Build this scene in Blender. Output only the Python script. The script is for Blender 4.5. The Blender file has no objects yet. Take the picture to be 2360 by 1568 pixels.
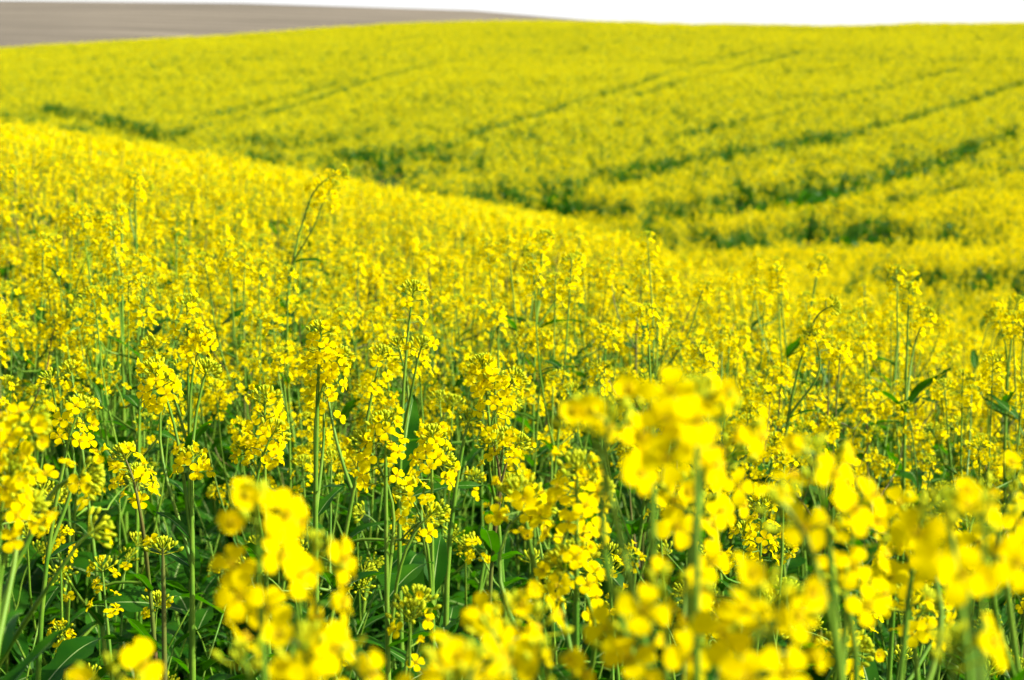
import bpy, math, random
import numpy as np
from mathutils import Matrix, Vector, Quaternion

sc = bpy.context.scene
COL = sc.collection

# ------------------------------------------------------------------ camera, sky, sun, exposure
CAMZ = 1.25                 # camera height above the ground it stands on
PITCH = 0.0786              # looking down by 4.5 degrees
FPX = 4913.0                # focal length in pixels of a 2359 x 1568 frame
FOCUS = 2.45
cam_d = bpy.data.cameras.new('camera')
cam = bpy.data.objects.new('camera', cam_d)
COL.objects.link(cam)
cam.location = (0, 0, CAMZ)
cam.rotation_euler = (math.pi / 2 - PITCH, 0, 0)
cam_d.sensor_width = 36.0
cam_d.lens = 18.0 / (1179.5 / FPX)
cam_d.clip_start = 0.05
cam_d.clip_end = 6000
cam_d.dof.use_dof = True
cam_d.dof.focus_distance = FOCUS
cam_d.dof.aperture_fstop = 11.5
sc.camera = cam

SUN_EL, SUN_AZ = math.radians(36), math.radians(106)     # azimuth measured from +Y (view) towards +X (right)
w = bpy.data.worlds.new('World')
sc.world = w
w.use_nodes = True
nt = w.node_tree
bg = nt.nodes['Background']
sky = nt.nodes.new('ShaderNodeTexSky')
sky.sky_type = 'NISHITA'
sky.sun_disc = False
sky.sun_elevation = SUN_EL
sky.sun_rotation = SUN_AZ
sky.air_density = 1.0
sky.dust_density = 4.0
sky.ozone_density = 1.0
# a bank of bright white haze-cloud low in the sky, thinning out upwards
tcg = nt.nodes.new('ShaderNodeTexCoord')
sxyz = nt.nodes.new('ShaderNodeSeparateXYZ')
nt.links.new(tcg.outputs['Generated'], sxyz.inputs[0])
mr = nt.nodes.new('ShaderNodeMapRange')
mr.interpolation_type = 'SMOOTHSTEP'
mr.inputs['From Min'].default_value = 0.08
mr.inputs['From Max'].default_value = 0.28
mr.inputs['To Min'].default_value = 0.9
mr.inputs['To Max'].default_value = 0.0
nt.links.new(sxyz.outputs['Z'], mr.inputs['Value'])
mxs = nt.nodes.new('ShaderNodeMix')
mxs.data_type = 'RGBA'
nt.links.new(mr.outputs[0], mxs.inputs['Factor'])
nt.links.new(sky.outputs[0], mxs.inputs['A'])
mxs.inputs['B'].default_value = (6.8, 6.8, 6.8, 1)
nt.links.new(mxs.outputs['Result'], bg.inputs[0])
bg.inputs[1].default_value = 0.085

sun_d = bpy.data.lights.new('sun', 'SUN')
sun_d.energy = 5.0
sun_d.angle = math.radians(0.5)
sun_d.color = (1.0, 0.96, 0.88)
sun = bpy.data.objects.new('sun', sun_d)
COL.objects.link(sun)
sdir = Vector((math.cos(SUN_EL) * math.sin(SUN_AZ), math.cos(SUN_EL) * math.cos(SUN_AZ), math.sin(SUN_EL)))
sun.rotation_euler = sdir.to_track_quat('Z', 'Y').to_euler()
sun.location = (20, 10, 30)

sc.view_settings.view_transform = 'Standard'
sc.view_settings.look = 'None'
sc.view_settings.exposure = 1.05
sc.view_settings.gamma = 1.0
sc.view_settings.use_curve_mapping = False
sc.render.engine = 'CYCLES'
sc.cycles.use_denoising = True
sc.cycles.max_bounces = 7
sc.cycles.diffuse_bounces = 4
sc.cycles.transmission_bounces = 5
sc.cycles.sample_clamp_indirect = 6.0
sc.cycles.caustics_reflective = False
sc.cycles.caustics_refractive = False

# ------------------------------------------------------------------ materials
def principled(name, base, rough=0.55, spec=0.4, trans=0.0, tcol=None, noise=None, objvar=None):
    m = bpy.data.materials.new(name)
    m.use_nodes = True
    n, l = m.node_tree.nodes, m.node_tree.links
    out = n['Material Output']
    p = n['Principled BSDF']
    p.inputs['Base Color'].default_value = (*base, 1)
    p.inputs['Roughness'].default_value = rough
    p.inputs['Specular IOR Level'].default_value = spec
    colour = None
    if noise:
        sc_, c1, c2 = noise
        g = n.new('ShaderNodeNewGeometry')
        tx = n.new('ShaderNodeTexNoise')
        tx.inputs['Scale'].default_value = sc_
        tx.inputs['Detail'].default_value = 3.0
        l.new(g.outputs['Position'], tx.inputs['Vector'])
        r = n.new('ShaderNodeValToRGB')
        r.color_ramp.elements[0].position = 0.32
        r.color_ramp.elements[1].position = 0.68
        r.color_ramp.elements[0].color = (*c1, 1)
        r.color_ramp.elements[1].color = (*c2, 1)
        l.new(tx.outputs['Fac'], r.inputs['Fac'])
        l.new(r.outputs['Color'], p.inputs['Base Color'])
        colour = r.outputs['Color']
    if trans > 0:
        t = n.new('ShaderNodeBsdfTranslucent')
        t.inputs['Color'].default_value = (*(tcol or base), 1)
        mx = n.new('ShaderNodeMixShader')
        mx.inputs['Fac'].default_value = trans
        l.new(p.outputs[0], mx.inputs[1])
        l.new(t.outputs[0], mx.inputs[2])
        l.new(mx.outputs[0], out.inputs['Surface'])
    return m

M_PETAL = principled('petal_yellow', (0.86, 0.70, 0.0), 0.8, 0.0, 0.56, (0.94, 0.78, 0.0),
                     noise=(38.0, (0.86, 0.66, 0.0), (0.86, 0.74, 0.0)))
M_STAMEN = principled('stamen_amber', (0.74, 0.55, 0.01), 0.6, 0.1)
M_BUD = principled('bud_yellow_green', (0.42, 0.48, 0.006), 0.6, 0.05, 0.2, (0.5, 0.56, 0.01),
                   noise=(140.0, (0.30, 0.42, 0.01), (0.54, 0.55, 0.012)))
M_STEM = principled('stem_green', (0.11, 0.22, 0.012), 0.5, 0.2, noise=(30.0, (0.06, 0.17, 0.008), (0.15, 0.25, 0.018)))
M_STEM2 = principled('stem_purple_brown', (0.12, 0.12, 0.025), 0.5, 0.2, noise=(26.0, (0.11, 0.075, 0.025), (0.09, 0.15, 0.015)))
M_LEAF = principled('leaf_blue_green', (0.022, 0.11, 0.003), 0.5, 0.12, 0.4, (0.06, 0.26, 0.0),
                    noise=(22.0, (0.011, 0.07, 0.002), (0.028, 0.115, 0.002)))
M_VEIN = principled('leaf_vein_pale', (0.20, 0.30, 0.08), 0.45, 0.4, 0.2, (0.25, 0.4, 0.06))
M_WEED = principled('weed_green', (0.03, 0.13, 0.006), 0.5, 0.15, 0.38, (0.06, 0.28, 0.0),
                    noise=(9.0, (0.02, 0.10, 0.005), (0.04, 0.16, 0.007)))
MATS = [M_PETAL, M_STAMEN, M_BUD, M_STEM, M_LEAF, M_VEIN, M_WEED, M_STEM2]
PETAL, STAMEN, BUD, STEM, LEAF, VEIN, WEED, STEM2 = range(8)

def soil_material(name, c1, c2, c3, scale, bump):
    m = bpy.data.materials.new(name)
    m.use_nodes = True
    n, l = m.node_tree.nodes, m.node_tree.links
    p = n['Principled BSDF']
    p.inputs['Roughness'].default_value = 0.95
    p.inputs['Specular IOR Level'].default_value = 0.1
    g = n.new('ShaderNodeNewGeometry')
    mp = n.new('ShaderNodeMapping')
    mp.inputs['Scale'].default_value = scale
    l.new(g.outputs['Position'], mp.inputs['Vector'])
    a = n.new('ShaderNodeTexNoise')
    a.inputs['Scale'].default_value = 1.0
    a.inputs['Detail'].default_value = 8.0
    a.inputs['Roughness'].default_value = 0.65
    l.new(mp.outputs[0], a.inputs['Vector'])
    r = n.new('ShaderNodeValToRGB')
    r.color_ramp.elements[0].position = 0.36
    r.color_ramp.elements[1].position = 0.66
    r.color_ramp.elements[0].color = (*c1, 1)
    r.color_ramp.elements[1].color = (*c2, 1)
    e = r.color_ramp.elements.new(0.5)
    e.color = (*c3, 1)
    l.new(a.outputs['Fac'], r.inputs['Fac'])
    l.new(r.outputs['Color'], p.inputs['Base Color'])
    b = n.new('ShaderNodeBump')
    b.inputs['Strength'].default_value = bump
    b.inputs['Distance'].default_value = 0.3
    l.new(a.outputs['Fac'], b.inputs['Height'])
    l.new(b.outputs[0], p.inputs['Normal'])
    return m
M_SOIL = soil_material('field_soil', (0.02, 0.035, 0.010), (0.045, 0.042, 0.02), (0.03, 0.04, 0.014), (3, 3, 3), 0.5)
M_PLOUGH = soil_material('ploughed_soil', (0.085, 0.075, 0.055), (0.22, 0.188, 0.138), (0.145, 0.125, 0.093), (0.035, 0.28, 0.2), 0.9)

# ------------------------------------------------------------------ terrain (all heights of the canopy are relative to the camera)
CROP = 0.97                                        # height of the crop
def sstep(a, b, x):
    t = np.clip((x - a) / (b - a), 0, 1)
    return t * t * (3 - 2 * t)
def smax(a, b, k):
    h = np.clip(0.5 + 0.5 * (a - b) / k, 0, 1)
    return b + (a - b) * h + k * h * (1 - h)
def vnoise(x, y, seed=0):
    xi, yi = np.floor(x).astype(np.int64), np.floor(y).astype(np.int64)
    fx, fy = x - xi, y - yi
    fx, fy = fx * fx * (3 - 2 * fx), fy * fy * (3 - 2 * fy)
    def h(i, j):
        n = (i * 374761393 + j * 668265263 + seed * 974634777) & 0x7fffffff
        n = ((n ^ (n >> 13)) * 1274126177) & 0x7fffffff
        return ((n ^ (n >> 16)) & 0xffff) / 65535.0
    return (h(xi, yi) * (1 - fx) + h(xi + 1, yi) * fx) * (1 - fy) + (h(xi, yi + 1) * (1 - fx) + h(xi + 1, yi + 1) * fx) * fy

def near_slope(x, y):
    yy = np.clip(y, -25, 300)
    xs = 45 * np.tanh(x / 45)
    cross = -(0.05 + 0.05 * sstep(0, 1.0, x) + (0.116 + 0.115 * sstep(-.3, 2.2, x)) * sstep(2.5, 12, yy))
    return -0.28 + 0.0065 * yy - 0.00045 * yy * yy + cross * xs
def far_hill(x, y):
    yr = np.interp(x, [-90, -60, -26, -12, 0, 12, 20, 34, 90], [88, 95, 106, 132, 146, 137, 134, 138, 140])
    drop = 0.004 * np.maximum(0, y - yr) ** 2
    return -4.2 - (0.38 - 0.30 * sstep(-26, -6, x)) * sstep(70, 130, y) + 0.1 * np.minimum(y, 230) + 0.12 * np.sin(x * 0.21 + 1.0) * np.sin(y * 0.11) - 10 * np.tanh(drop / 10)
def plough_hill(x, y):
    zc = np.interp(x, [-400, -200, -72, -35, -5, 16, 40, 90, 200, 400], [19, 22, 23.8, 23.4, 22.45, 20.7, 18.4, 13.5, 6, 0])
    t = y - 300
    soft = 12 * np.logaddexp(0, t / 12)
    return zc + 0.1 * (t - soft) - 0.06 * soft + 1.8
def canopy(x, y):
    x, y = np.asarray(x, float), np.asarray(y, float)
    g = smax(near_slope(x, y), far_hill(x, y), 0.5)
    g = np.where(y > 60, smax(g, plough_hill(x, y), 0.3), g)
    return np.maximum(g, -14.0)
def ground_z(x, y):
    return canopy(x, y) + CAMZ - CROP
def is_plough(x, y):
    return (plough_hill(x, y) > far_hill(x, y)) & (y > 60)

def ray(X, Y):
    u, v = (X - 1179.5) / FPX, (784.0 - Y) / FPX
    cp, sp = math.cos(PITCH), math.sin(PITCH)
    return np.array([u, cp + v * sp, -sp + v * cp])
def at(X, Y, d):
    """The point seen at pixel (X, Y) of the 2359-wide photograph, d metres in front of the camera."""
    p = ray(X, Y) * d
    return Vector((p[0], p[1], p[2] + CAMZ))
def hit(X, Y, d0=12.0, d1=190.0):
    """Where the sight line through a pixel first meets the top of the crop."""
    r = ray(X, Y)
    d = np.exp(np.linspace(math.log(d0), math.log(d1), 3000))
    z = r[2] * d - canopy(r[0] * d, r[1] * d)
    k = np.where(z < 0)[0]
    i = k[0] if len(k) else len(d) - 1
    return r[0] * d[i], r[1] * d[i]
def to_px(p):
    x, y, z = p[0], p[1], p[2] - CAMZ
    cp, sp = math.cos(PITCH), math.sin(PITCH)
    f, up = y * cp - z * sp, y * sp + z * cp
    return 1179.5 + FPX * x / f, 784 - FPX * up / f

def axis(lo, hi, fine, n):
    t = np.linspace(-1, 1, n)
    k = 5.0
    s = np.sinh(k * t) / math.sinh(k)
    a = np.where(s < 0, -lo * s, hi * s)
    return np.unique(np.round(a, 4))
gx = np.unique(np.concatenate([np.linspace(-60, 60, 121), axis(-2500, 2500, 1, 81)]))
gy = np.unique(np.concatenate([np.linspace(-4, 40, 89), np.linspace(40, 330, 146), -np.geomspace(4, 80, 12), np.geomspace(330, 4000, 26)]))
GX, GY = np.meshgrid(gx, gy)
GZ = ground_z(GX, GY)
# the ploughed field has low furrow ridges of its own; they fade out away from it
PL = is_plough(GX, GY)
nx, ny = len(gx), len(gy)
ii = (np.arange(ny - 1)[:, None] * nx + np.arange(nx - 1)[None, :])
quads = np.stack([ii, ii + 1, ii + nx + 1, ii + nx], -1).reshape(-1, 4)
qpl = PL[:-1, :-1].reshape(-1)
def sheet(name, sel, mat):
    q = quads[sel]
    used, inv = np.unique(q, return_inverse=True)
    v = np.stack([GX.ravel()[used], GY.ravel()[used], GZ.ravel()[used]], -1)
    me = bpy.data.meshes.new(name)
    me.from_pydata(v.tolist(), [], inv.reshape(-1, 4).tolist())
    me.polygons.foreach_set('use_smooth', [True] * len(me.polygons))
    me.materials.append(mat)
    o = bpy.data.objects.new(name, me)
    COL.objects.link(o)
    o['kind'] = 'structure'
    return o
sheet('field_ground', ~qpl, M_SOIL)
sheet('ploughed_hill', qpl, M_PLOUGH)

# ------------------------------------------------------------------ mesh helper
class Geo:
    def __init__(self):
        self.v, self.f, self.m, self.n = [], [], [], 0
    def add(self, v, f, m):
        v = np.asarray(v, float)
        self.v.append(v)
        self.f += [tuple(int(i) + self.n for i in q) for q in f]
        self.m += ([m] * len(f)) if isinstance(m, int) else list(m)
        self.n += len(v)
    def put(self, g, mat4=None, remap=None):
        if not g.n:
            return
        v = np.concatenate(g.v)
        if mat4 is not None:
            a = np.array(mat4)
            v = v @ a[:3, :3].T + a[:3, 3]
        self.add(v, g.f, [remap.get(k, k) for k in g.m] if remap else g.m)
    def mesh(self, name):
        me = bpy.data.meshes.new(name)
        v = np.concatenate(self.v)
        used = sorted(set(self.m))
        me.from_pydata(v.tolist(), [], self.f)
        idx = {k: i for i, k in enumerate(used)}
        for k in used:
            me.materials.append(MATS[k])
        me.polygons.foreach_set('material_index', [idx[k] for k in self.m])
        me.polygons.foreach_set('use_smooth', [True] * len(me.polygons))
        me.update()
        return me

def frame_of(d):
    d = Vector(d).normalized()
    return d.to_track_quat('Z', 'Y')

def tube(g, pts, rad, sides, mat, cap=True):
    pts = [Vector(p) for p in pts]
    n = len(pts)
    V = []
    for i, p in enumerate(pts):
        t = (pts[min(i + 1, n - 1)] - pts[max(i - 1, 0)]).normalized()
        ref = Vector((1, 0, 0)) if abs(t.x) < 0.9 else Vector((0, 1, 0))
        a = t.cross(ref).normalized()
        b = t.cross(a)
        for k in range(sides):
            th = 2 * math.pi * k / sides
            V.append(p + (a * math.cos(th) + b * math.sin(th)) * rad[i])
    F = []
    for i in range(n - 1):
        for k in range(sides):
            k2 = (k + 1) % sides
            F.append((i * sides + k, i * sides + k2, (i + 1) * sides + k2, (i + 1) * sides + k))
    if cap:
        F.append(tuple((n - 1) * sides + k for k in range(sides)))
    g.add([tuple(v) for v in V], F, mat)

def bez(a, b, c, d, n):
    out = []
    for i in range(n):
        t = i / (n - 1)
        s = 1 - t
        out.append(a * (s ** 3) + b * (3 * s * s * t) + c * (3 * s * t * t) + d * (t ** 3))
    return out

# ------------------------------------------------------------------ flower, bud, leaf
def flower_geo(rng, detail, opened=1.0, size=1.0):
    """A four-petalled cross flower on its calyx; base at the origin, facing +Z (metres)."""
    g = Geo()
    mm = 0.001 * size
    if detail >= 2:
        rows = [(0.7, 0.3, 0.5), (1.3, 3.6, 0.9), (3.4, 5.2, 2.6), (6.0, 5.6, 4.1), (8.4, 5.2, 4.0), (9.9, 4.6, 2.2)]
        cols = [-1, 0, 1]
    else:
        rows = [(1.2, 3.2, 0.8), (5.2, 5.6, 4.0), (9.4, 5.2, 3.1)]
        cols = [-1, 1]
    skew = rng.uniform(-0.12, 0.12)
    for k in range(4):
        th = k * math.pi / 2 + skew * (1 if k % 2 else -1)
        ca, sa = math.cos(th), math.sin(th)
        el = opened * rng.uniform(0.88, 1.08)
        lift = (1 - opened) * 6 + rng.uniform(-0.8, 1.0)
        tw = rng.uniform(-0.25, 0.25)
        V, F = [], []
        for j, (r, z, hw) in enumerate(rows):
            q = j / (len(rows) - 1)
            rr, zz = r * (0.25 + 0.75 * el) if r > 1.3 else r, z + lift * q * q
            for c in cols:
                dip = -0.9 * (1 - abs(c)) * q + (0.5 * c * tw * hw)
                y = c * hw * (0.62 + 0.38 * el)
                V.append(((rr * ca - y * sa) * mm, (rr * sa + y * ca) * mm, (zz + dip) * mm))
        nc = len(cols)
        for j in range(len(rows) - 1):
            for c in range(nc - 1):
                a = j * nc + c
                F.append((a, a + 1, a + nc + 1, a + nc))
        g.add(V, F, PETAL)
    # calyx
    s = 5 if detail >= 2 else 3
    tube(g, [(0, 0, -0.3 * mm), (0, 0, 1.2 * mm), (0, 0, 4.0 * mm)], [0.5 * mm, 1.5 * mm, 1.1 * mm], s, BUD, cap=False)
    if detail >= 2:
        for k in range(6):
            th = k * math.pi / 3 + 0.3
            r0, r1 = 0.5 * mm, (1.3 + 0.5 * (k % 2)) * mm
            tube(g, [(r0 * math.cos(th), r0 * math.sin(th), 3.5 * mm), (r1 * math.cos(th), r1 * math.sin(th), 6.4 * mm), (r1 * 1.1 * math.cos(th), r1 * 1.1 * math.sin(th), 7.6 * mm)],
                 [0.15 * mm, 0.35 * mm, 0.2 * mm], 3, STAMEN)
    else:
        tube(g, [(0, 0, 4 * mm), (0, 0, 6.6 * mm)], [1.3 * mm, 0.8 * mm], 3, STAMEN)
    return g

def bud_geo(detail, ln, wd):
    g = Geo()
    if detail >= 2:
        tube(g, [(0, 0, 0), (0, 0, ln * 0.22), (0, 0, ln * 0.6), (0, 0, ln * 0.88), (0, 0, ln)], [wd * 0.35, wd * 0.85, wd, wd * 0.62, wd * 0.15], 6, BUD)
    else:
        tube(g, [(0, 0, 0), (0, 0, ln * 0.5), (0, 0, ln)], [wd * 0.35, wd, wd * 0.2], 4, BUD, cap=False)
    return g

def leaf_geo(rng, ln, wd, droop, fold=0.25, lobes=0.0, seg=9, wav=0.1, rib=True):
    """Leaf along +X from the origin, upper side +Z, with a pale midrib, a wavy edge and a bend."""
    g = Geo()
    cols = [-1.0, -0.5, -0.05, 0.05, 0.5, 1.0] if rib else [-1.0, 0.0, 1.0]
    V, F, Mx = [], [], []
    x = z = 0.0
    ang = 0.15
    ph = rng.uniform(0, 6)
    for i in range(seg + 1):
        t = i / seg
        hw = wd * 0.5 * (math.sin(math.pi * min(1, t ** 0.72 * 0.985 + 0.015)) ** 0.75) + wd * 0.05 * (1 - t)
        if lobes:
            hw *= 1 + lobes * (0.5 * math.sin(t * 17 + ph) + rng.uniform(-0.25, 0.25))
        if t > 0.99:
            hw = wd * 0.015
        for c in cols:
            wv = wav * wd * abs(c) * math.sin(t * 11 + ph + (1.9 if c > 0 else 0)) * (0.4 + t)
            up = fold * abs(c) * hw + wv
            cc = c if abs(c) > 0.1 or not rib else c * max(0.3, 1.3 - t)
            V.append((x - math.sin(ang) * up, cc * hw, z + math.cos(ang) * up))
        step = ln / seg
        ang -= droop / seg * (0.4 + 1.2 * t)
        x += math.cos(ang) * step
        z += math.sin(ang) * step
    nc = len(cols)
    for i in range(seg):
        for c in range(nc - 1):
            a = i * nc + c
            F.append((a, a + 1, a + nc + 1, a + nc))
            Mx.append(VEIN if rib and c == 2 else LEAF)
    g.add(V, F, Mx)
    return g

def curve_axis(base, d, ln, droop, n=6):
    """Points of a raceme's axis: starts along d and nods."""
    pts, p, d = [base.copy()], base.copy(), Vector(d).normalized()
    for i in range(n):
        d = (d + Vector((d.x, d.y, 0)) * droop * 0.4 + Vector((0, 0, -1)) * droop * 0.18).normalized()
        p = p + d * (ln / n)
        pts.append(p.copy())
    return pts

def raceme(rng, base, d, ln, nfl, detail, droop=0.0, spread=1.0, nbud=None, stemmat=STEM, rad=0.0016, fsize=1.0, turn=(0, -.33)):
    """Returns (stalk geo, [flower matrices, openness], bud geo) for one flower head."""
    stalk, buds, flowers = Geo(), Geo(), []
    pts = curve_axis(base, d, ln, droop)
    n = len(pts)
    sides = 5 if detail >= 2 else 3
    tube(stalk, pts, [rad * (1 - 0.45 * i / (n - 1)) for i in range(n)], sides, stemmat, cap=False)
    def on(t):
        f = t * (n - 1)
        i = min(int(f), n - 2)
        return pts[i].lerp(pts[i + 1], f - i), (pts[i + 1] - pts[i]).normalized()
    ph = rng.uniform(0, 6.28)
    for k in range(nfl):
        t = (k + 0.5 + rng.uniform(-0.4, 0.4)) / nfl
        p, tan = on(min(max(t, 0), 0.97) * 0.96)
        th = ph + k * 2.399 + rng.uniform(-0.35, 0.35)
        q = frame_of(tan)
        up = 0.25 + 0.65 * t + rng.uniform(-0.15, 0.15)
        side = q @ Vector((math.cos(th), math.sin(th), 0))
        dr = (side + tan * up).normalized()
        pl = (0.019 - 0.006 * t) * spread * rng.uniform(0.8, 1.2)
        e = p + dr * pl
        m1 = p + (side * 0.3 + tan * 0.7).normalized() * pl * 0.35
        tube(stalk, [p, m1, e], [0.0007, 0.0006, 0.0008], 3, STEM, cap=False)
        face = (side * rng.uniform(0.7, 1.1) + tan * rng.uniform(0.1, 0.75) + Vector((turn[0] + rng.uniform(-.3, .3), turn[1] + rng.uniform(-.4, .4), rng.uniform(-.05, .4)))).normalized()
        rot = frame_of(face).to_matrix().to_4x4() @ Matrix.Rotation(rng.uniform(0, 1.57), 4, 'Z')
        op = 1.0 if t < 0.82 and rng.random() > 0.14 else rng.uniform(0.25, 0.6)
        flowers.append((Matrix.Translation(e - face * 0.0008) @ rot @ Matrix.Scale(fsize * rng.uniform(.92, 1.08), 4), op))
    top, tan = on(1.0)
    q = frame_of(tan)
    nb = nbud if nbud is not None else rng.randint(20, 32)
    for k in range(nb):
        f = (k + 0.5) / nb
        th = k * 2.399 + ph
        tilt = 0.12 + 1.2 * f
        dr = q @ Vector((math.sin(tilt) * math.cos(th), math.sin(tilt) * math.sin(th), math.cos(tilt)))
        pl = 0.005 + 0.0115 * f * rng.uniform(0.85, 1.2)
        s = 0.55 + 0.55 * f
        p0 = top - tan * (0.012 * f)
        e = p0 + dr * pl
        if detail >= 2:
            tube(buds, [p0, e], [0.0005, 0.0006], 3, BUD, cap=False)
        b = bud_geo(detail, 0.0072 * s, 0.0020 * s)
        dd = (dr + tan * 0.55).normalized()
        buds.put(b, Matrix.Translation(e) @ frame_of(dd).to_matrix().to_4x4())
    return stalk, flowers, buds

rngF = random.Random(5)
FLOWER_HI = [flower_geo(rngF, 2, 1.0) for _ in range(5)]
FLOWER_HI_HALF = [flower_geo(rngF, 2, o) for o in (0.35, 0.5, 0.2)]
FLOWER_LO = [flower_geo(rngF, 1, 1.0) for _ in range(5)]
FLOWER_LO_HALF = [flower_geo(rngF, 1, o) for o in (0.35, 0.5)]
def pick_flower(rng, op, hi):
    if op >= 0.99:
        return rng.choice(FLOWER_HI if hi else FLOWER_LO)
    return rng.choice(FLOWER_HI_HALF if hi else FLOWER_LO_HALF)

# ------------------------------------------------------------------ plants as objects
def link(name, data, parent=None):
    o = bpy.data.objects.new(name, data)
    COL.objects.link(o)
    if parent is not None:
        o.parent = parent
    return o
def thing(name, loc, label, cat, group=None):
    o = link(name, None)
    o.empty_display_size = 0.05
    o.location = loc
    o['label'] = label
    o['category'] = cat
    if group:
        o['group'] = group
    return o

class PlantSpec:
    """A rapeseed plant: stem geo, leaf geos, heads = (stalk, flowers, buds)."""
    def __init__(self):
        self.stem, self.leaves, self.heads = Geo(), [], []

def leaf_at(sp, rng, p, az, ln, wd, pitch, droop, lobes=0.0, seg=8):
    g = Geo()
    m = Matrix.Translation(p) @ Matrix.Rotation(az, 4, 'Z') @ Matrix.Rotation(-pitch, 4, 'Y') @ Matrix.Rotation(rng.uniform(-.3, .3), 4, 'X')
    g.put(leaf_geo(rng, ln, wd, droop, rng.uniform(.1, .4), lobes, seg), m)
    sp.leaves.append(g)

def random_plant(rng, hi, height=None, nb=None, bloom=1.0, purple=None, low=0.25, fs=0.93):
    sp = PlantSpec()
    h = height or rng.uniform(0.88, 1.06)
    sm = STEM2 if (rng.random() < 0.15 if purple is None else purple) else STEM
    detail = 2 if hi else 1
    lean = Vector((rng.gauss(0, .05), rng.gauss(0, .05), 0))
    top = Vector((lean.x, lean.y, h))
    rl = rng.uniform(.04, .09)
    base_main = top - Vector((0, 0, rl))
    pts = bez(Vector((0, 0, 0)), Vector((rng.gauss(0, .02), rng.gauss(0, .02), h * .35)), Vector((lean.x + rng.gauss(0, .025), lean.y + rng.gauss(0, .025), h * .68)), base_main, 10)
    r0 = rng.uniform(.0042, .0062)
    rad = [r0 * (1 - .68 * (i / 9) ** 1.2) for i in range(10)]
    tube(sp.stem, pts, rad, 6 if hi else 4, sm, cap=False)
    def on(t):
        f = t * 9
        i = min(int(f), 8)
        return pts[i].lerp(pts[i + 1], f - i)
    d = (pts[-1] - pts[-2]).normalized()
    sp.heads.append(raceme(rng, base_main, d, rl, int(rng.randint(10, 17) * bloom), detail, rng.uniform(0, .25), 1.0, None, sm, rad[-1], fs))
    n = nb if nb is not None else rng.randint(3, 5)
    a0 = rng.uniform(0, 6.28)
    for k in range(n):
        t = .48 + .42 * (k + rng.uniform(0, .6)) / n
        p = on(t)
        az = a0 + k * 2.4 + rng.uniform(-.4, .4)
        reach = rng.uniform(.05, .15) * (1.15 - .5 * t)
        zt = h * rng.uniform(.80, 1.0) if rng.random() > low else h * rng.uniform(.64, .8)
        zt = max(zt, p.z + .08)
        o = Vector((math.cos(az), math.sin(az), 0))
        bl = rng.uniform(.03, .085)
        e = p + o * reach + Vector((0, 0, zt - p.z - bl))
        b1 = p + o * reach * .55 + Vector((0, 0, (zt - p.z) * .25))
        b2 = e - Vector((0, 0, (zt - p.z) * .3)) - o * reach * .1
        bp = bez(p, b1, b2, e, 6)
        tube(sp.stem, bp, [.0026 - .0011 * i / 5 for i in range(6)], 5 if hi else 3, sm, cap=False)
        nf = int(rng.choice((0, 0, 0, 4, 8, 11) if bloom < 1.05 else (7, 10, 13, 15)) * bloom)
        if zt < h * .8 and hi:
            nf = nf // 6
        d = (bp[-1] - bp[-2]).normalized()
        sp.heads.append(raceme(rng, e, d, bl, nf, detail, rng.uniform(0, .5), .95, None, sm, .0015, fs))
        L = rng.uniform(.05, .10)
        leaf_at(sp, rng, p, az + rng.uniform(-.3, .3), L, L * .26, rng.uniform(.2, .9), rng.uniform(.3, 1.1), 0.05, 6)
    for k in range(3):
        t = .22 + .09 * k + rng.uniform(0, .06)
        L = rng.uniform(.12, .22)
        leaf_at(sp, rng, on(t), rng.uniform(0, 6.28), L, L * rng.uniform(.32, .5), rng.uniform(.3, .9), rng.uniform(.6, 1.6), .3, 8)
    return sp

def head_geo(rng, head, hi, with_buds):
    g = Geo()
    st, fl, bd = head
    g.put(st)
    for mtx, op in fl:
        g.put(pick_flower(rng, op, hi), mtx)
    if with_buds:
        g.put(bd)
    return g

def whole_geo(sp, rng, hi=False):
    g = Geo()
    g.put(sp.stem)
    for l in sp.leaves:
        g.put(l)
    for h in sp.heads:
        g.put(head_geo(rng, h, hi, True))
    return g

FLOWER_ME = [g.mesh('flower') for g in FLOWER_HI]
FLOWER_HALF_ME = [g.mesh('flower') for g in FLOWER_HI_HALF]
def build_plant(sp, rng, loc, label, group, hi, single_flowers=False, bud_parts=True):
    root = thing('rapeseed_plant', loc, label, 'rapeseed plant', group)
    link('stem', sp.stem.mesh('stem'), root)
    for l in sp.leaves:
        link('leaf', l.mesh('leaf'), root)
    for h in sp.heads:
        if single_flowers:
            fh = link('flower_head', h[0].mesh('flower_head'), root)
            for mtx, op in h[1]:
                f = link('flower', rng.choice(FLOWER_ME if op >= .99 else FLOWER_HALF_ME), fh)
                f.matrix_local = mtx
        else:
            fh = link('flower_head', head_geo(rng, h, hi, not bud_parts).mesh('flower_head'), root)
        if (single_flowers or bud_parts) and h[2].n:
            link('bud_cluster', h[2].mesh('bud_cluster'), fh)
    return root
def copy_plant(src, loc, rz, s, label, group):
    r = src.copy()
    COL.objects.link(r)
    r.location = loc
    r.rotation_euler = (random.gauss(0, .055), random.gauss(0, .055), rz)
    r.scale = (s, s, s)
    r['label'] = label
    r['group'] = group
    for ch in list(src.children):
        c = ch.copy()
        COL.objects.link(c)
        c.parent = r
        for g in list(ch.children):
            d = g.copy()
            COL.objects.link(d)
            d.parent = c
    return r

# ------------------------------------------------------------------ the plants one can single out
G_SOFT = 'soft out of focus rapeseed plants near the lens'
G_SHARP = 'sharp rapeseed plants at the front of the field'
G_TALL = 'tall rapeseed plants standing above the crop'
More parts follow.
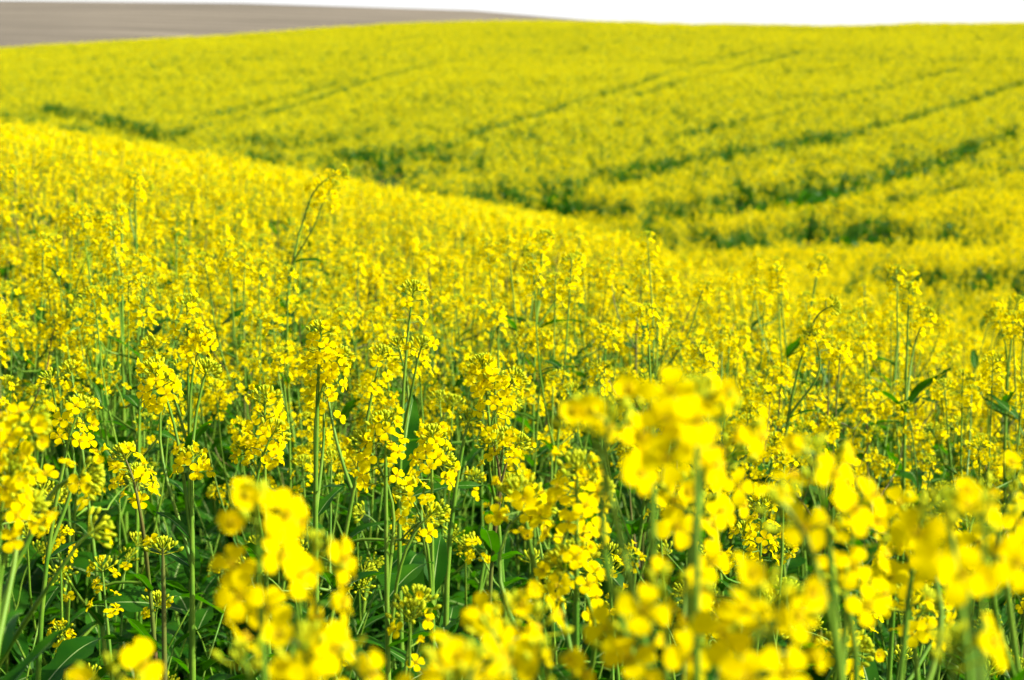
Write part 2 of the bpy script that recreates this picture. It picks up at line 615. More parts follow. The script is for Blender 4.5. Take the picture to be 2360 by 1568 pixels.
# heads: (X, Y of the top in the photograph, length m, flowers, lean right, nod);  foot: X where the stem leaves the frame below
HEROES = [
 (1.00, 610, [(590, 1150, .062, 17, -.05, .0), (728, 1262, .058, 13, .25, .5)], 'blurred tall rapeseed head left of centre, the biggest in the lower left half', G_SOFT),
 (0.93, 760, [(700, 1480, .05, 10, 0, .1), (770, 1490, .045, 9, .2, .2), (560, 1515, .04, 7, -.3, .2)], 'blurred rapeseed heads cut by the bottom edge, below the big left head', G_SOFT),
 (0.98, 1440, [(1345, 945, .038, 7, -.45, .2), (1402, 955, .05, 7, .1, .1)], 'blurred rapeseed with a thin curved stem, left one of the high blurred row', G_SOFT),
 (1.02, 1517, [(1505, 935, .045, 7, 0, .1)], 'blurred rapeseed on a straight upright stem, between two bigger blurred heads', G_SOFT),
 (0.92, 1640, [(1605, 908, .05, 15, .0, .1), (1672, 945, .04, 7, .35, .4)], 'highest and broadest blurred yellow head, right of centre', G_SOFT),
 (1.00, 1950, [(1880, 1045, .055, 11, -.2, .3), (1800, 1160, .03, 4, -.6, .5)], 'blurred rapeseed head leaning left, at right between the two widest heads', G_SOFT),
 (0.86, 2420, [(2180, 1170, .045, 8, -.2, .2), (2268, 1185, .05, 9, .0, .2), (2220, 1330, .02, 3, -.2, .4)], 'very blurred rapeseed with a pale thick stem slanting into the lower right corner', G_SOFT),
 (0.84, 2200, [(2195, 1485, .02, 3, 0, .3)], 'single blurred yellow flower low in the right corner', G_SOFT),
 (0.86, 1780, [(1740, 1345, .06, 13, .0, .2), (1800, 1385, .05, 8, .3, .3), (1700, 1480, .03, 3, -.2, .2)], 'largest blurred yellow mass at the bottom right of centre', G_SOFT),
 (0.94, 1560, [(1530, 1350, .055, 11, -.05, .2), (1450, 1440, .04, 6, -.4, .4)], 'blurred rapeseed heads at the bottom, just left of the largest yellow mass', G_SOFT),
 (1.18, 1640, [(1590, 1120, .055, 13, .0, .2), (1622, 1170, .035, 7, .3, .4)], 'soft rapeseed head directly under the highest blurred yellow head', G_SOFT),
 (1.35, 1720, [(1695, 1050, .05, 8, .1, .5)], 'soft drooping rapeseed head right of the highest blurred head', G_SOFT),
 (1.15, 2000, [(1965, 1220, .055, 12, .1, .2), (1930, 1340, .03, 5, -.4, .4)], 'soft rapeseed below the blurred head that leans left', G_SOFT),
 (1.10, 1200, [(1170, 1400, .045, 10, -.1, .1), (1235, 1425, .04, 8, .3, .3), (1130, 1450, .03, 5, -.5, .3)], 'soft rapeseed heads at the bottom centre, rising above the lower edge', G_SOFT),
 (0.95, 1250, [(1245, 1515, .04, 8, .1, .2)], 'blurred rapeseed just peeping in at the bottom centre', G_SOFT),
 (0.90, 1040, [(1035, 1525, .04, 9, 0, .1), (1090, 1535, .035, 6, .3, .3)], 'blurred rapeseed at the bottom edge, left of the bottom centre heads', G_SOFT),
 (0.95, 262, [(262, 1550, .03, 6, 0, .1)], 'green tipped blurred rapeseed barely showing at the bottom left edge', G_SOFT),
 (1.62, 1400, [(1330, 1065, .085, 17, .0, .1), (1385, 1120, .05, 9, .3, .4)], 'half sharp rapeseed with a long loose head below the left high blurred flowers', G_SHARP),
 (1.70, 1350, [(1190, 1125, .055, 13, -.15, .2), (1255, 1165, .04, 5, .5, .5)], 'half sharp rapeseed with a stem slanting down right from its rounded head', G_SHARP),
 (1.70, 1345, [(1325, 1270, .06, 12, .0, .2), (1275, 1300, .04, 7, -.4, .4)], 'half sharp low rapeseed head in front of the green gap, centre right', G_SHARP),
 (1.50, 12, [(28, 1085, .05, 11, .1, .5), (85, 975, .055, 12, .55, .5), (10, 995, .045, 10, -.1, .2), (75, 1165, .04, 8, .3, .4)], 'rapeseed with a thick pale stem along the left edge', G_SHARP),
 (1.75, 40, [(215, 1095, .04, 6, .6, .6), (235, 1215, .025, 1, .7, .3)], 'rapeseed with two long side shoots slanting right, next to the left edge stem', G_SHARP),
 (1.30, 2085, [(2130, 1165, .06, 13, .1, .2), (2085, 1215, .04, 8, -.3, .3)], 'soft rapeseed head left of the very blurred right hand flowers', G_SHARP),
 (1.35, 2330, [(2270, 1130, .05, 10, -.2, .2), (2345, 1110, .04, 8, .2, .2)], 'soft rapeseed head behind the very blurred right hand flowers', G_SHARP),
 (1.60, 2110, [(2090, 1370, .05, 7, -.1, .2), (2150, 1395, .03, 6, .4, .4)], 'rapeseed with a green bud head low between the blurred flowers at right', G_SHARP),
 (1.75, 1930, [(1930, 1480, .05, 4, .05, .1), (1985, 1490, .04, 6, .4, .4)], 'rapeseed with a bristly green bud head at the lower right edge', G_SHARP),
 (2.20, 905, [(888, 965, .045, 13, .0, .1), (830, 1010, .06, 12, -.35, .2), (1000, 1180, .03, 3, .6, .2)], 'sharp rapeseed with a straight green stem running down to the bottom centre left', G_SHARP),
 (2.45, 430, [(440, 1045, .03, 12, .0, .0), (345, 845, .05, 16, -.3, .2), (380, 870, .05, 10, .1, .2), (480, 845, .02, 0, .3, .1)], 'sharp rapeseed with the thickest green stem, left of the big blurred left head', G_SHARP),
 (2.40, 340, [(310, 1085, .045, 12, -.1, .1), (280, 1040, .05, 10, -.2, .3)], 'sharp rapeseed with a round bud dome above a ring of flowers, lower left', G_SHARP),
 (2.45, 640, [(610, 905, .09, 19, .0, .1), (640, 985, .05, 10, .25, .3), (560, 1030, .03, 6, -.4, .2)], 'sharp rapeseed with the longest full head, above the big blurred left head', G_SHARP),
 (2.55, 745, [(740, 755, .07, 14, .05, .2), (790, 815, .06, 12, .3, .3), (745, 880, .05, 9, .0, .1)], 'sharp rapeseed with a thin stem and a tall head, left of centre', G_SHARP),
 (2.35, 1010, [(995, 995, .06, 16, .0, .1), (1030, 1060, .035, 7, .4, .4), (930, 1125, .04, 8, -.3, .3)], 'sharp rapeseed with a full head under a dome of buds, at the centre', G_SHARP),
 (2.60, 1140, [(1165, 1000, .06, 10, .1, .2), (1130, 1010, .03, 3, -.2, .2), (1200, 1015, .04, 5, .3, .3)], 'sharp rapeseed with three nearly parallel stems and loose flowers at the centre', G_SHARP),
 (2.75, 1070, [(1085, 960, .03, 2, .2, .2)], 'sharp bud topped rapeseed stem with hardly any flowers, at the centre', G_SHARP),
 (2.75, 1190, [(1110, 830, .055, 14, -.1, .1), (1195, 870, .07, 14, .2, .5), (1140, 865, .045, 10, .0, .1)], 'sharp many headed rapeseed just above the centre, nodding to the right', G_SHARP),
 (2.30, 100, [(190, 930, .045, 8, .25, .2), (150, 980, .03, 7, -.2, .2)], 'sharp rapeseed with a leaning stem and an upright bud spike at left', G_SHARP),
 (2.30, 360, [(375, 1255, .025, 1, .0, .0)], 'low rapeseed shoot with only green buds, lower left', G_SHARP),
 (2.90, 945, [(955, 660, .06, 9, .1, .2), (915, 790, .05, 9, -.2, .1), (975, 790, .03, 2, .2, .2)], 'rapeseed with a bare upright stem, above the centre left', G_SHARP),
 (3.00, 430, [(430, 690, .08, 15, .0, .1), (470, 770, .05, 11, .2, .2), (340, 790, .04, 5, -.4, .2)], 'rapeseed with a dome of green buds on top, left, behind the thickest stem', G_SHARP),
 (4.60, 735, [(795, 398, .10, 17, .38, .6), (772, 425, .07, 11, .3, .3)], 'tall rapeseed with a bent nodding tip above all others, left of centre', G_TALL),
 (4.30, 1240, [(1258, 540, .05, 8, .1, .3), (1215, 575, .05, 7, -.3, .3), (1330, 590, .04, 8, .3, .2)], 'tall rapeseed with a dark straight stem, centre, above the yellow carpet', G_TALL),
 (3.60, 1870, [(1925, 705, .05, 2, .35, .6), (1870, 760, .05, 8, -.2, .2)], 'tall rapeseed with a nodding green bud tip, right', G_TALL),
 (4.80, 1875, [(1895, 595, .05, 8, .2, .2)], 'tall thin rapeseed stem with a small yellow top, right', G_TALL),
 (4.80, 15, [(30, 395, .05, 6, .5, .5)], 'tall rapeseed with a hooked tip at the left edge', G_TALL),
 (4.90, 320, [(310, 405, .06, 12, .0, .2), (345, 430, .05, 6, .5, .6)], 'tall full rapeseed head standing above the crop at left', G_TALL),
 (4.10, 280, [(280, 480, .04, 2, .0, .1), (235, 500, .05, 9, -.3, .2)], 'rapeseed with a bare dark stem tip, left, above the crop', G_TALL),
 (4.20, 2350, [(2345, 690, .05, 5, .1, .3), (2290, 720, .05, 9, -.3, .2)], 'tall bare stemmed rapeseed at the right edge', G_TALL),
 (3.90, 2090, [(2095, 660, .05, 6, .0, .2), (2140, 720, .05, 10, .3, .2)], 'tall rapeseed stem rising from the yellow carpet, far right', G_TALL),
]
def hero_plant(i, d, foot, heads, label, group):
    rng = random.Random(100 + i)
    if d < 1.3:
        d *= 1.02
        heads = [(a, b, c * .85, e, f * .6, g * .5) for a, b, c, e, f, g in heads]
    single = d < 3.2
    fx = at(foot, 784, d)
    # stems below the frame carry straight on down to the ground
    bx, by = fx.x, fx.y + rng.uniform(-.01, .03)
    base = Vector((bx, by, float(ground_z(bx, by))))
    sp = PlantSpec()
    sm = STEM2 if i in (28, 32, 36) else STEM
    fs = 1.22 if d < 1.25 else 1.12 if d < 1.45 else 1.0
    turn = (.8, -1.0) if d < 1.45 else (.15, -.4)
    wide = 1.02 if d < 1.45 else 1.05
    X, Y, ln, nf, lean, nod = heads[0]
    def top_of(h, k):
        dd = d + (0 if k == 0 else rng.uniform(-.06, .06) * min(1.6, d))
        return at(h[0], h[1], dd) - base
    tp = top_of(heads[0], 0)
    def head_base(tp, lean, ln, nod):
        # walk back along the nodding axis so that its tip lands on the wanted point
        d0 = Vector((lean, rng.uniform(-.15, .1), 1)).normalized()
        pts = curve_axis(Vector((0, 0, 0)), d0, ln, nod)
        return tp - pts[-1], d0
    hb, d0 = head_base(tp, lean, ln, nod)
    h = hb.z
    # the stem stands over its foot and bends towards the head in its upper part
    pts = bez(Vector((0, 0, 0)), Vector((0, 0, h * .45)), hb - d0 * h * .32, hb, 14)
    r0 = (.0052 if i % 3 else .0064) * (.78 if d < 1.3 else 1)
    rad = [r0 * (1 - .66 * (k / 13) ** 1.3) for k in range(14)]
    tube(sp.stem, pts, rad, 8, sm, cap=False)
    def on(t):
        f = t * 13
        k = min(int(f), 12)
        return pts[k].lerp(pts[k + 1], f - k)
    sp.heads.append(raceme(rng, hb, d0, ln, nf if d > 1.45 else max(1, int(nf * .56)), 2, nod, wide, None if d > 1.45 else 9, sm, rad[-1], fs, turn))
    n = 1
    for k, hd in enumerate(heads[1:], 1):
        X, Y, ln, nf, lean, nod = hd
        tp = top_of(hd, k)
        b2, d2 = head_base(tp, lean, ln, nod)
        room = (b2 - hb).length
        zt = min(max(b2.z - max(.13, room * 1.8), h * .5), h * .93)
        t = min(max(zt / h, .3), .95)
        p = on(t)
        t0 = Vector((b2.x - p.x, b2.y - p.y, 0))
        bp = bez(p, p + t0 * .32 + Vector((0, 0, (b2.z - p.z) * .34)), b2 - d2 * max(.02, (b2 - p).length * .35), b2, 8)
        tube(sp.stem, bp, [.0027 - .001 * q / 7 for q in range(8)], 6, sm, cap=False)
        sp.heads.append(raceme(rng, b2, d2, ln, nf if d > 1.45 else max(1, int(nf * .56)), 2, nod, wide, None if d > 1.45 else 8, sm, .0016, fs, turn))
        L = rng.uniform(.05, .10)
        leaf_at(sp, rng, p, math.atan2(t0.y, t0.x) + rng.uniform(-.3, .3), L, L * .25, rng.uniform(.2, .8), rng.uniform(.3, 1.0), .05, 7)
    for k in range(2):
        L = rng.uniform(.06, .13)
        leaf_at(sp, rng, on(rng.uniform(.55, .82)), rng.uniform(0, 6.28), L, L * rng.uniform(.22, .3), rng.uniform(.2, .9), rng.uniform(.3, 1.2), .08, 8)
    if d > 1.4:
        for k in range(3):
            L = rng.uniform(.09, .17)
            leaf_at(sp, rng, on(rng.uniform(.35, .7)), rng.uniform(0, 6.28), L, L * rng.uniform(.3, .48), rng.uniform(.2, .8), rng.uniform(.5, 1.7), .4, 13)
    return build_plant(sp, rng, base, label, group, True, single, True), base
hero_xy = []
for i, (d, foot, heads, label, group) in enumerate(HEROES):
    o, b = hero_plant(i, d, foot, heads, label, group)
    hero_xy.append((b.x, b.y))

# ------------------------------------------------------------------ the other plants of the front rows, each its own object
rng = random.Random(11)
ORD = ['first', 'second', 'third', 'fourth', 'fifth', 'sixth', 'seventh', 'eighth', 'ninth', 'tenth', 'eleventh', 'twelfth', 'thirteenth', 'fourteenth', 'fifteenth', 'sixteenth',
       'seventeenth', 'eighteenth', 'nineteenth', 'twentieth']
N_TOTAL = 300
UW = 0.285
spots = []
cell = 0.265
yy = 1.95
row = 0
while yy < 7.2:
    half = UW * yy
    nx_ = int(2 * half / cell)
    for k in range(nx_):
        x = -half + (k + .5 + rng.uniform(-.42, .42) + (.5 if row % 2 else 0)) * cell
        y = yy + rng.uniform(-.42, .42) * cell
        if all((x - a) ** 2 + (y - b) ** 2 > .07 ** 2 for a, b in hero_xy):
            spots.append((x, y))
    yy += cell
    row += 1
    cell = .27 if yy < 2.6 else .25 if yy < 3.2 else .22 if yy < 3.9 else .185
spots.sort(key=lambda s: s[1] + abs(s[0]) * .1)
spots = spots[:N_TOTAL - len(HEROES)]
FRONT_END = max(y for x, y in spots)
random.seed(8)
protos = []
NEAR = []
for j, (x, y) in enumerate(spots):
    gz = float(ground_z(x, y))
    near = y < 3.4
    px = to_px((x, y, gz + CROP))[0]
    if near:
        label, group = '', G_SHARP
    elif px < 900:
        label, group = 'rapeseed plant in the dense yellow carpet behind the sharp front plants, left side', 'rapeseed plants of the dense carpet, left'
    elif px < 1600:
        label, group = 'rapeseed plant in the dense yellow carpet behind the sharp front plants, middle', 'rapeseed plants of the dense carpet, middle'
    else:
        label, group = 'rapeseed plant in the dense yellow carpet behind the blurred flowers, right side', 'rapeseed plants of the dense carpet, right'
    if near:
        kind = j % 10
        pool = [p for p in protos if p[1]]
        if len(pool) < 10:
            prg = random.Random(300 + j)
            sp = random_plant(prg, True, prg.uniform(.72, .97), prg.randint(3, 5), prg.choice((.6, .8, .95)), None, .5)
            o = build_plant(sp, prg, (x, y, gz), label, group, True, False, True)
            o.rotation_euler.z = rng.uniform(0, 6.28)
            protos.append((o, True))
        else:
            o = copy_plant(rng.choice(pool)[0], (x, y, gz), rng.uniform(0, 6.28), rng.uniform(.88, 1.06), label, group)
        NEAR.append((px, y, o))
    else:
        pool = [p for p in protos if not p[1]]
        if len(pool) < 20:
            prg = random.Random(500 + j)
            sp = random_plant(prg, False, prg.uniform(.84, 1.05), prg.randint(4, 7), prg.choice((.8, 1.1, 1.1)), None, .2, .9)
            o = build_plant(sp, prg, (x, y, gz), label, group, False, False, False)
            o.rotation_euler.z = rng.uniform(0, 6.28)
            protos.append((o, False))
        else:
            s = rng.uniform(.92, 1.08)
            o = copy_plant(rng.choice(pool)[0], (x, y, gz), rng.uniform(0, 6.28), s, label, group)
# single out the sharp ones: by row (distance), by place counted from the left, by stem colour
for ri, (y0, y1, rowname) in enumerate([(0, 2.35, 'nearest row'), (2.35, 2.72, 'second row'), (2.72, 9, 'third row')]):
    rowp = sorted([q for q in NEAR if y0 <= q[1] < y1], key=lambda q: q[0])
    for k, (px, y, o) in enumerate(rowp):
        nm = ORD[k] if k < len(ORD) else 'far right'
        st = [c for c in o.children if c.name.startswith('stem')][0]
        colr = 'purplish' if any(m == M_STEM2 for m in st.data.materials) else 'green'
        nh = sum(1 for c in o.children if c.name.startswith('flower_head'))
        o['label'] = '%s stemmed rapeseed with %s heads, %s from left in the %s of sharp plants' % (colr, ['no', 'one', 'two', 'three', 'four', 'five', 'six', 'seven'][nh], nm, rowname)

# ------------------------------------------------------------------ scattered masses: one mesh holds the templates and the points, nodes place them
def scatter_object(name, templates, P, R, S, K, label, cat):
    """templates: list of Geo;  P points, R euler rotations, S scales, K which template."""
    g = Geo()
    tid = []
    for k, t in enumerate(templates):
        g.put(t)
        tid += [k] * t.n
    me = g.mesh(name)
    nv, npnt = len(me.vertices), len(P)
    me.vertices.add(npnt)
    co = np.empty((nv + npnt, 3), np.float32)
    buf = np.empty((nv + npnt) * 3, np.float32)
    me.vertices.foreach_get('co', buf)
    co[:] = buf.reshape(-1, 3)
    co[nv:] = P
    me.vertices.foreach_set('co', co.ravel())
    def attr(nm, ty, key, arr):
        a = me.attributes.new(nm, ty, 'POINT')
        a.data.foreach_set(key, np.ascontiguousarray(arr).ravel())
    attr('tmpl', 'INT', 'value', np.concatenate([np.array(tid, np.int32), np.full(npnt, -1, np.int32)]))
    attr('pick', 'INT', 'value', np.concatenate([np.full(nv, -1, np.int32), np.asarray(K, np.int32)]))
    attr('rot', 'FLOAT_VECTOR', 'vector', np.concatenate([np.zeros((nv, 3), np.float32), np.asarray(R, np.float32)]))
    attr('size', 'FLOAT', 'value', np.concatenate([np.ones(nv, np.float32), np.asarray(S, np.float32)]))
    o = link(name, me)
    o['kind'] = 'stuff'
    o['label'] = label
    o['category'] = cat
    ng = bpy.data.node_groups.new(name + '_nodes', 'GeometryNodeTree')
    ng.interface.new_socket('Geometry', in_out='INPUT', socket_type='NodeSocketGeometry')
    ng.interface.new_socket('Geometry', in_out='OUTPUT', socket_type='NodeSocketGeometry')
    N, L = ng.nodes, ng.links
    gi, go = N.new('NodeGroupInput'), N.new('NodeGroupOutput')
    def named(nm, ty):
        a = N.new('GeometryNodeInputNamedAttribute')
        a.data_type = ty
        a.inputs['Name'].default_value = nm
        return a.outputs['Attribute']
    at_, ap, ar, as_ = named('tmpl', 'INT'), named('pick', 'INT'), named('rot', 'FLOAT_VECTOR'), named('size', 'FLOAT')
    join = N.new('GeometryNodeJoinGeometry')
    def eq(sock, k):
        c = N.new('FunctionNodeCompare')
        c.data_type = 'INT'
        c.operation = 'EQUAL'
        a, b = [s for s in c.inputs if s.type == 'INT'][:2]
        L.new(sock, a)
        b.default_value = k
        return c.outputs[0]
    def sep(sock, k):
        s = N.new('GeometryNodeSeparateGeometry')
        s.domain = 'POINT'
        L.new(gi.outputs[0], s.inputs['Geometry'])
        L.new(eq(sock, k), s.inputs['Selection'])
        return s.outputs['Selection']
    for k in range(len(templates)):
        ip = N.new('GeometryNodeInstanceOnPoints')
        L.new(sep(ap, k), ip.inputs['Points'])
        L.new(sep(at_, k), ip.inputs['Instance'])
        L.new(ar, ip.inputs['Rotation'])
        L.new(as_, ip.inputs['Scale'])
        L.new(ip.outputs[0], join.inputs[0])
    L.new(join.outputs[0], go.inputs[0])
    md = o.modifiers.new('scatter', 'NODES')
    md.node_group = ng
    return o

# gaps in the crop: wheel tracks and thin strips that curve along the valley and up the far hill
TRACKS = [
 (2.5, [(1190, 455), (1400, 458), (1560, 458), (1780, 428), (2000, 392)]),
 (1.5, [(2000, 392), (2150, 352)]),
 (0.9, [(2150, 352), (2262, 318), (2359, 290)]),
 (1.7, [(1300, 405), (1400, 392), (1560, 355), (1720, 330), (1950, 292)]),
 (0.8, [(1950, 292), (2080, 262), (2359, 180)]),
 (1.9, [(1740, 526), (1820, 520), (1900, 503), (2010, 486)]),
 (1.9, [(2080, 603), (2180, 618), (2300, 616), (2420, 600)]),
 (0.7, [(370, 300), (470, 272), (640, 245), (760, 205), (860, 172), (1000, 140)]),
 (0.6, [(440, 262), (560, 236), (700, 202), (820, 168)]),
 (1.4, [(120, 232), (260, 262), (400, 304)]),
 (0.6, [(900, 378), (1010, 372), (1100, 366)]),
 (0.6, [(1060, 300), (1250, 250), (1450, 190), (1560, 150), (1760, 105)]),
 (0.6, [(1450, 215), (1650, 160), (1850, 110)]),
 (0.6, [(780, 335), (900, 328), (1010, 318), (1180, 290)]),
 (0.6, [(1850, 470), (2060, 440), (2250, 400), (2359, 370)]),
 (0.5, [(1560, 300), (1760, 255), (1960, 205), (2200, 150)]),
]
_a, _b = hit(1060, 300), hit(1760, 105)
_l = math.hypot(_b[0] - _a[0], _b[1] - _a[1])
SDX, SDY = (_b[0] - _a[0]) / _l, (_b[1] - _a[1]) / _l          # the way the drill rows run on the far hill
segs = []
for wdt, pl in TRACKS:
    pts = [hit(X, Y) for X, Y in pl]
    for a, b in zip(pts[:-1], pts[1:]):
        segs.append((a, b, wdt))
def in_gap(x, y):
    bad, low = np.zeros(len(x), bool), np.zeros(len(x), bool)
    wob = vnoise(x * .5, y * .5, 9)
    for (ax, ay), (bx, by), wd in segs:
        dx, dy = bx - ax, by - ay
        L2 = dx * dx + dy * dy + 1e-9
        t = np.clip(((x - ax) * dx + (y - ay) * dy) / L2, 0, 1)
        r = np.hypot(x - ax - t * dx, y - ay - t * dy)
        near = r < wd * (.22 + .2 * wob)
        if wd > .85:
            bad |= near
        low |= r < wd * (.34 + .22 * wob)
    return bad, low

def quad_bits(g, rg, n, c, rad, hgt, size, mat):
    """n small loose faces turned every way, filling a flower head or a leafy layer."""
    V, F = [], []
    for k in range(n):
        th, rr = rg.uniform(0, 6.28), math.sqrt(rg.random()) * rad
        p = Vector(c) + Vector((rr * math.cos(th), rr * math.sin(th), rg.uniform(0, hgt)))
        q = Quaternion((rg.gauss(0, 1), rg.gauss(0, 1), rg.gauss(0, 1), rg.gauss(0, 1))).normalized()
        s = size * rg.uniform(.7, 1.2) * .5
        b = len(V)
        for a in ((-s, -s * .8, 0), (s * .9, -s, 0), (s, s, 0), (-s, s * .7, s * .3)):
            V.append(tuple(p + q @ Vector(a)))
        F.append((b, b + 1, b + 2, b + 3))
    g.add(V, F, mat)
def far_plant(seed, n_heads, n_pet, size, leaves, reach, lsize, green=0.5):
    rg = random.Random(seed)
    g = Geo()
    for k in range(n_heads):
        th, rr = rg.uniform(0, 6.28), math.sqrt(rg.random()) * reach
        x, y = rr * math.cos(th), rr * math.sin(th)
        zt = CROP * rg.uniform(.78, 1.04)
        ln = rg.uniform(.05, .10)
        quad_bits(g, rg, n_pet, (x, y, zt - ln), .024 + .2 * size, ln, size, PETAL)
        quad_bits(g, rg, max(1, n_pet // 4), (x, y, zt - .005), .012, .022, size * .75, BUD)
        if rg.random() < green:
            quad_bits(g, rg, 3, (x, y, zt - ln * 1.5), .03, ln, size, STEM if k % 3 else BUD)
        x0, y0 = x * .3, y * .3
        wd = .0022 + size * .02
        a = rg.uniform(0, 3.14)
        cx, cy = math.cos(a) * wd, math.sin(a) * wd
        g.add([(x0 - cx, y0 - cy, CROP * .35), (x0 + cx, y0 + cy, CROP * .35), (x + cx, y + cy, zt - ln), (x - cx, y - cy, zt - ln)], [(0, 1, 2, 3)], STEM)
    quad_bits(g, rg, leaves, (0, 0, CROP * .12), reach * 1.1, CROP * .6, lsize, LEAF)
    return g

rs = np.random.RandomState(4)
def fill(y0, y1, dens, uw):
    n = int(uw * (y1 * y1 - y0 * y0) * dens)
    y = np.sqrt(rs.uniform(y0 * y0, y1 * y1, n))
    x = rs.uniform(-uw, uw, n) * y
    return x, y
T = []
for k in range(8):
    r_ = random.Random(700 + k)
    T.append(whole_geo(random_plant(r_, False, r_.uniform(.86, 1.04), r_.randint(7, 10), r_.choice((1.0, 1.1, 1.25)), None, .15, .9), r_))
for k in range(6):
    T.append(far_plant(800 + k, 9, 9, .017, 14, .14, .055, .8))
for k in range(6):
    T.append(far_plant(900 + k, 7, 3, .0235, 18, .15, .07, 1.0))
for k in range(3):
    g_ = Geo()
    quad_bits(g_, random.Random(950 + k), 46, (0, 0, .02), .19, .42, .085, LEAF)
    T.append(g_)
P, S, K = [], [], []
for (y0, y1, dens, uw, k0, k1, sc0) in [(FRONT_END, 12, 27, .30, 0, 8, .98), (12, 50, 27, .29, 8, 14, .95), (32, 90, 19, .28, 14, 20, .96), (90, 172, 13, .28, 14, 20, 1.02)]:
    x, y = fill(y0, y1, dens, uw)
    if y0 == FRONT_END:
        xs_, ys_ = fill(1.9, FRONT_END, 20, .46)                                # the crop beside the front rows goes on to both sides
        side_ = np.abs(xs_) > .30 * ys_
        x, y = np.concatenate([x, xs_[side_]]), np.concatenate([y, ys_[side_]])
    if y0 == FRONT_END:                      # nothing where a single plant already stands
        sx = np.array(spots)
        keep = np.array([((sx[:, 0] - a) ** 2 + (sx[:, 1] - b) ** 2).min() > .012 for a, b in zip(x, y)])
        x, y = x[keep], y[keep]
    bad, low = in_gap(x, y)
    field = ~is_plough(x, y)
    ok = ~bad & field
    gx_, gy_ = x[bad & field], y[bad & field]                                  # low green growth on the bare strips
    P.append(np.stack([gx_, gy_, ground_z(gx_, gy_)], -1))
    S.append(rs.uniform(.7, 1.15, len(gx_)))
    K.append(rs.randint(20, 23, len(gx_)))
    n1 = vnoise(x * .35 + 7, y * .35, 1) * .6 + vnoise(x * 1.1, y * 1.1, 2) * .4
    mixd = 1 - sstep(32, 50, y)                    # the two kinds of clump grade into each other
    if y0 == 12:
        ok &= rs.rand(len(x)) < mixd
    if y0 == 32:
        ok &= rs.rand(len(x)) > mixd
    along, across = x * SDX + y * SDY, x * SDY - y * SDX
    row = vnoise(along * .05 + 3, across * .55, 5) * .6 + vnoise(along * .12, across * 1.3, 6) * .4
    n1 = np.where(y > 40, n1 * .55 + row * .45, n1)
    rise = far_hill(x, y) - near_slope(x, y)
    val = np.where((rise > -.3) & (y > 24), 1 - sstep(.2, 3.2, rise), 0)       # thinner crop along the valley floor
    ok &= ~((n1 < .2 + .36 * val) & (rs.rand(len(x)) < .8) & (y > 24))
    x, y, n1, low, val = x[ok], y[ok], n1[ok], low[ok], val[ok]
    P.append(np.stack([x, y, ground_z(x, y)], -1))
    S.append(sc0 * (.83 + .27 * n1 + rs.uniform(-.07, .07, len(x))) * np.where(low, .78, 1.0) * (1 - .06 * val))
    K.append(rs.randint(k0, k1, len(x)))
P, S, K = np.concatenate(P), np.concatenate(S), np.concatenate(K)
R = np.stack([rs.normal(0, .05, len(P)), rs.normal(0, .05, len(P)), rs.uniform(0, 6.28, len(P))], -1)
scatter_object('rapeseed_crop', T, P, R, S, K, 'yellow rapeseed crop filling the field and the far hillside', 'rapeseed')

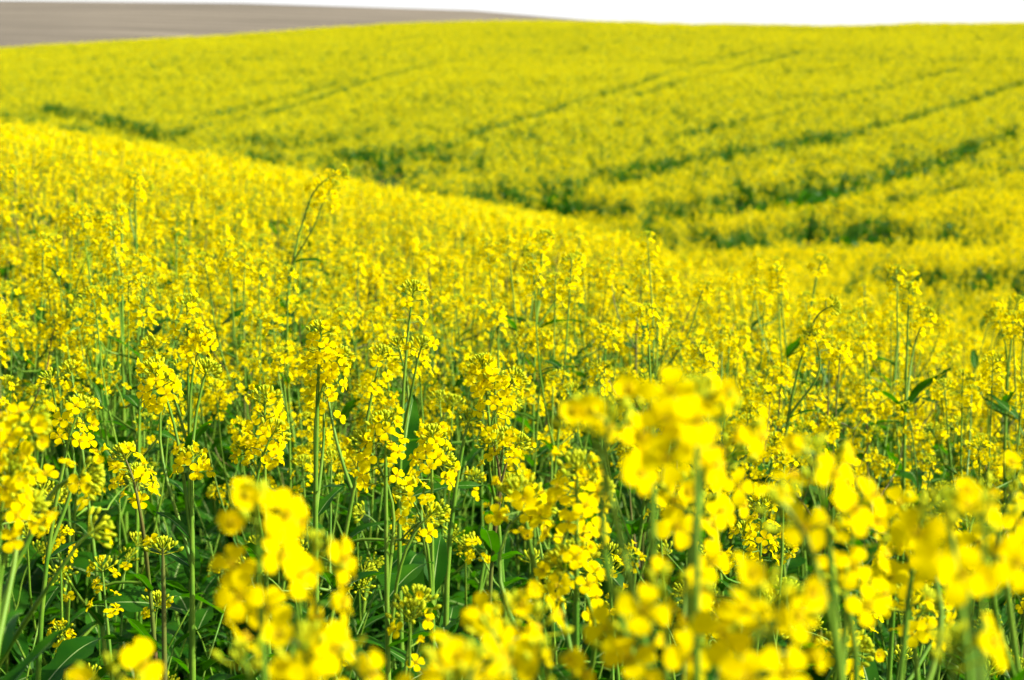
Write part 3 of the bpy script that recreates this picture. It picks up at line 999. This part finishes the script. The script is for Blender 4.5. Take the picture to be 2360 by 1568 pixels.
# leafy weeds and low leaves between the stems
def rosette(seed):
    rg = random.Random(seed)
    g = Geo()
    for k in range(9):
        L = rg.uniform(.14, .30)
        m = Matrix.Translation((0, 0, rg.uniform(.0, .22))) @ Matrix.Rotation(k * 2.4 + rg.uniform(-.3, .3), 4, 'Z') @ Matrix.Rotation(-rg.uniform(.4, 1.15), 4, 'Y')
        g.put(leaf_geo(rg, L, L * rg.uniform(.35, .55), rg.uniform(.5, 1.5), rg.uniform(0, .3), .35, 9, .12), m)
    return g
def stalk_weed(seed):
    rg = random.Random(seed)
    g = Geo()
    h = rg.uniform(.4, .64)
    p = bez(Vector((0, 0, 0)), Vector((rg.gauss(0, .03), rg.gauss(0, .03), h * .4)), Vector((rg.gauss(0, .05), rg.gauss(0, .05), h * .7)), Vector((rg.gauss(0, .06), rg.gauss(0, .06), h)), 8)
    tube(g, p, [.0028 - .0016 * i / 7 for i in range(8)], 4, STEM)
    for k in range(11):
        i = rg.uniform(1.5, 6.9)
        q = p[int(i)].lerp(p[min(7, int(i) + 1)], i % 1)
        L = rg.uniform(.04, .10)
        m = Matrix.Translation(q) @ Matrix.Rotation(rg.uniform(0, 6.28), 4, 'Z') @ Matrix.Rotation(-rg.uniform(.2, 1.0), 4, 'Y')
        g.put(leaf_geo(rg, L, L * rg.uniform(.2, .4), rg.uniform(.3, 1.2), rg.uniform(.1, .35), .15, 7, .12), m)
    return g
def feather_weed(seed):
    rg = random.Random(seed)
    g = Geo()
    for s in range(4):
        h = rg.uniform(.25, .5)
        th = rg.uniform(0, 6.28)
        e = Vector((math.cos(th) * .1, math.sin(th) * .1, h))
        p = bez(Vector((0, 0, 0)), Vector((0, 0, h * .4)), e * .75, e, 7)
        tube(g, p, [.0014] * 7, 3, WEED)
        for k in range(16):
            i = rg.uniform(1, 5.9)
            q = p[int(i)].lerp(p[int(i) + 1], i % 1)
            a, b = rg.uniform(0, 6.28), rg.uniform(.1, .8)
            d = Vector((math.cos(a) * math.cos(b), math.sin(a) * math.cos(b), math.sin(b)))
            e2 = q + d * rg.uniform(.03, .06)
            tube(g, [q, e2], [.0009, .0005], 3, WEED, cap=False)
            for f in range(4):
                c = q.lerp(e2, .4 + .18 * f)
                d2 = (d + Vector((rg.gauss(0, .8), rg.gauss(0, .8), rg.gauss(0, .5)))).normalized()
                tube(g, [c, c + d2 * .014], [.0007, .0004], 3, WEED, cap=False)
    return g
TW = [rosette(k) for k in range(4)] + [stalk_weed(20 + k) for k in range(4)] + [feather_weed(40 + k) for k in range(3)]
xa, ya = fill(1.2, 4.6, 125, .42)
xb, yb = fill(4.6, 9.5, 60, .30)
x, y = np.concatenate([xa, xb]), np.concatenate([ya, yb])
P = np.stack([x, y, ground_z(x, y)], -1)
K = rs.choice(11, len(x), p=[.08] * 4 + [.125] * 4 + [.06] * 3)
S = rs.uniform(.75, 1.1, len(x))
R = np.stack([rs.normal(0, .08, len(P)), rs.normal(0, .08, len(P)), rs.uniform(0, 6.28, len(P))], -1)
scatter_object('weeds', TW, P, R, S, K, 'dark green weeds and low leaves between the rapeseed stems', 'weeds')
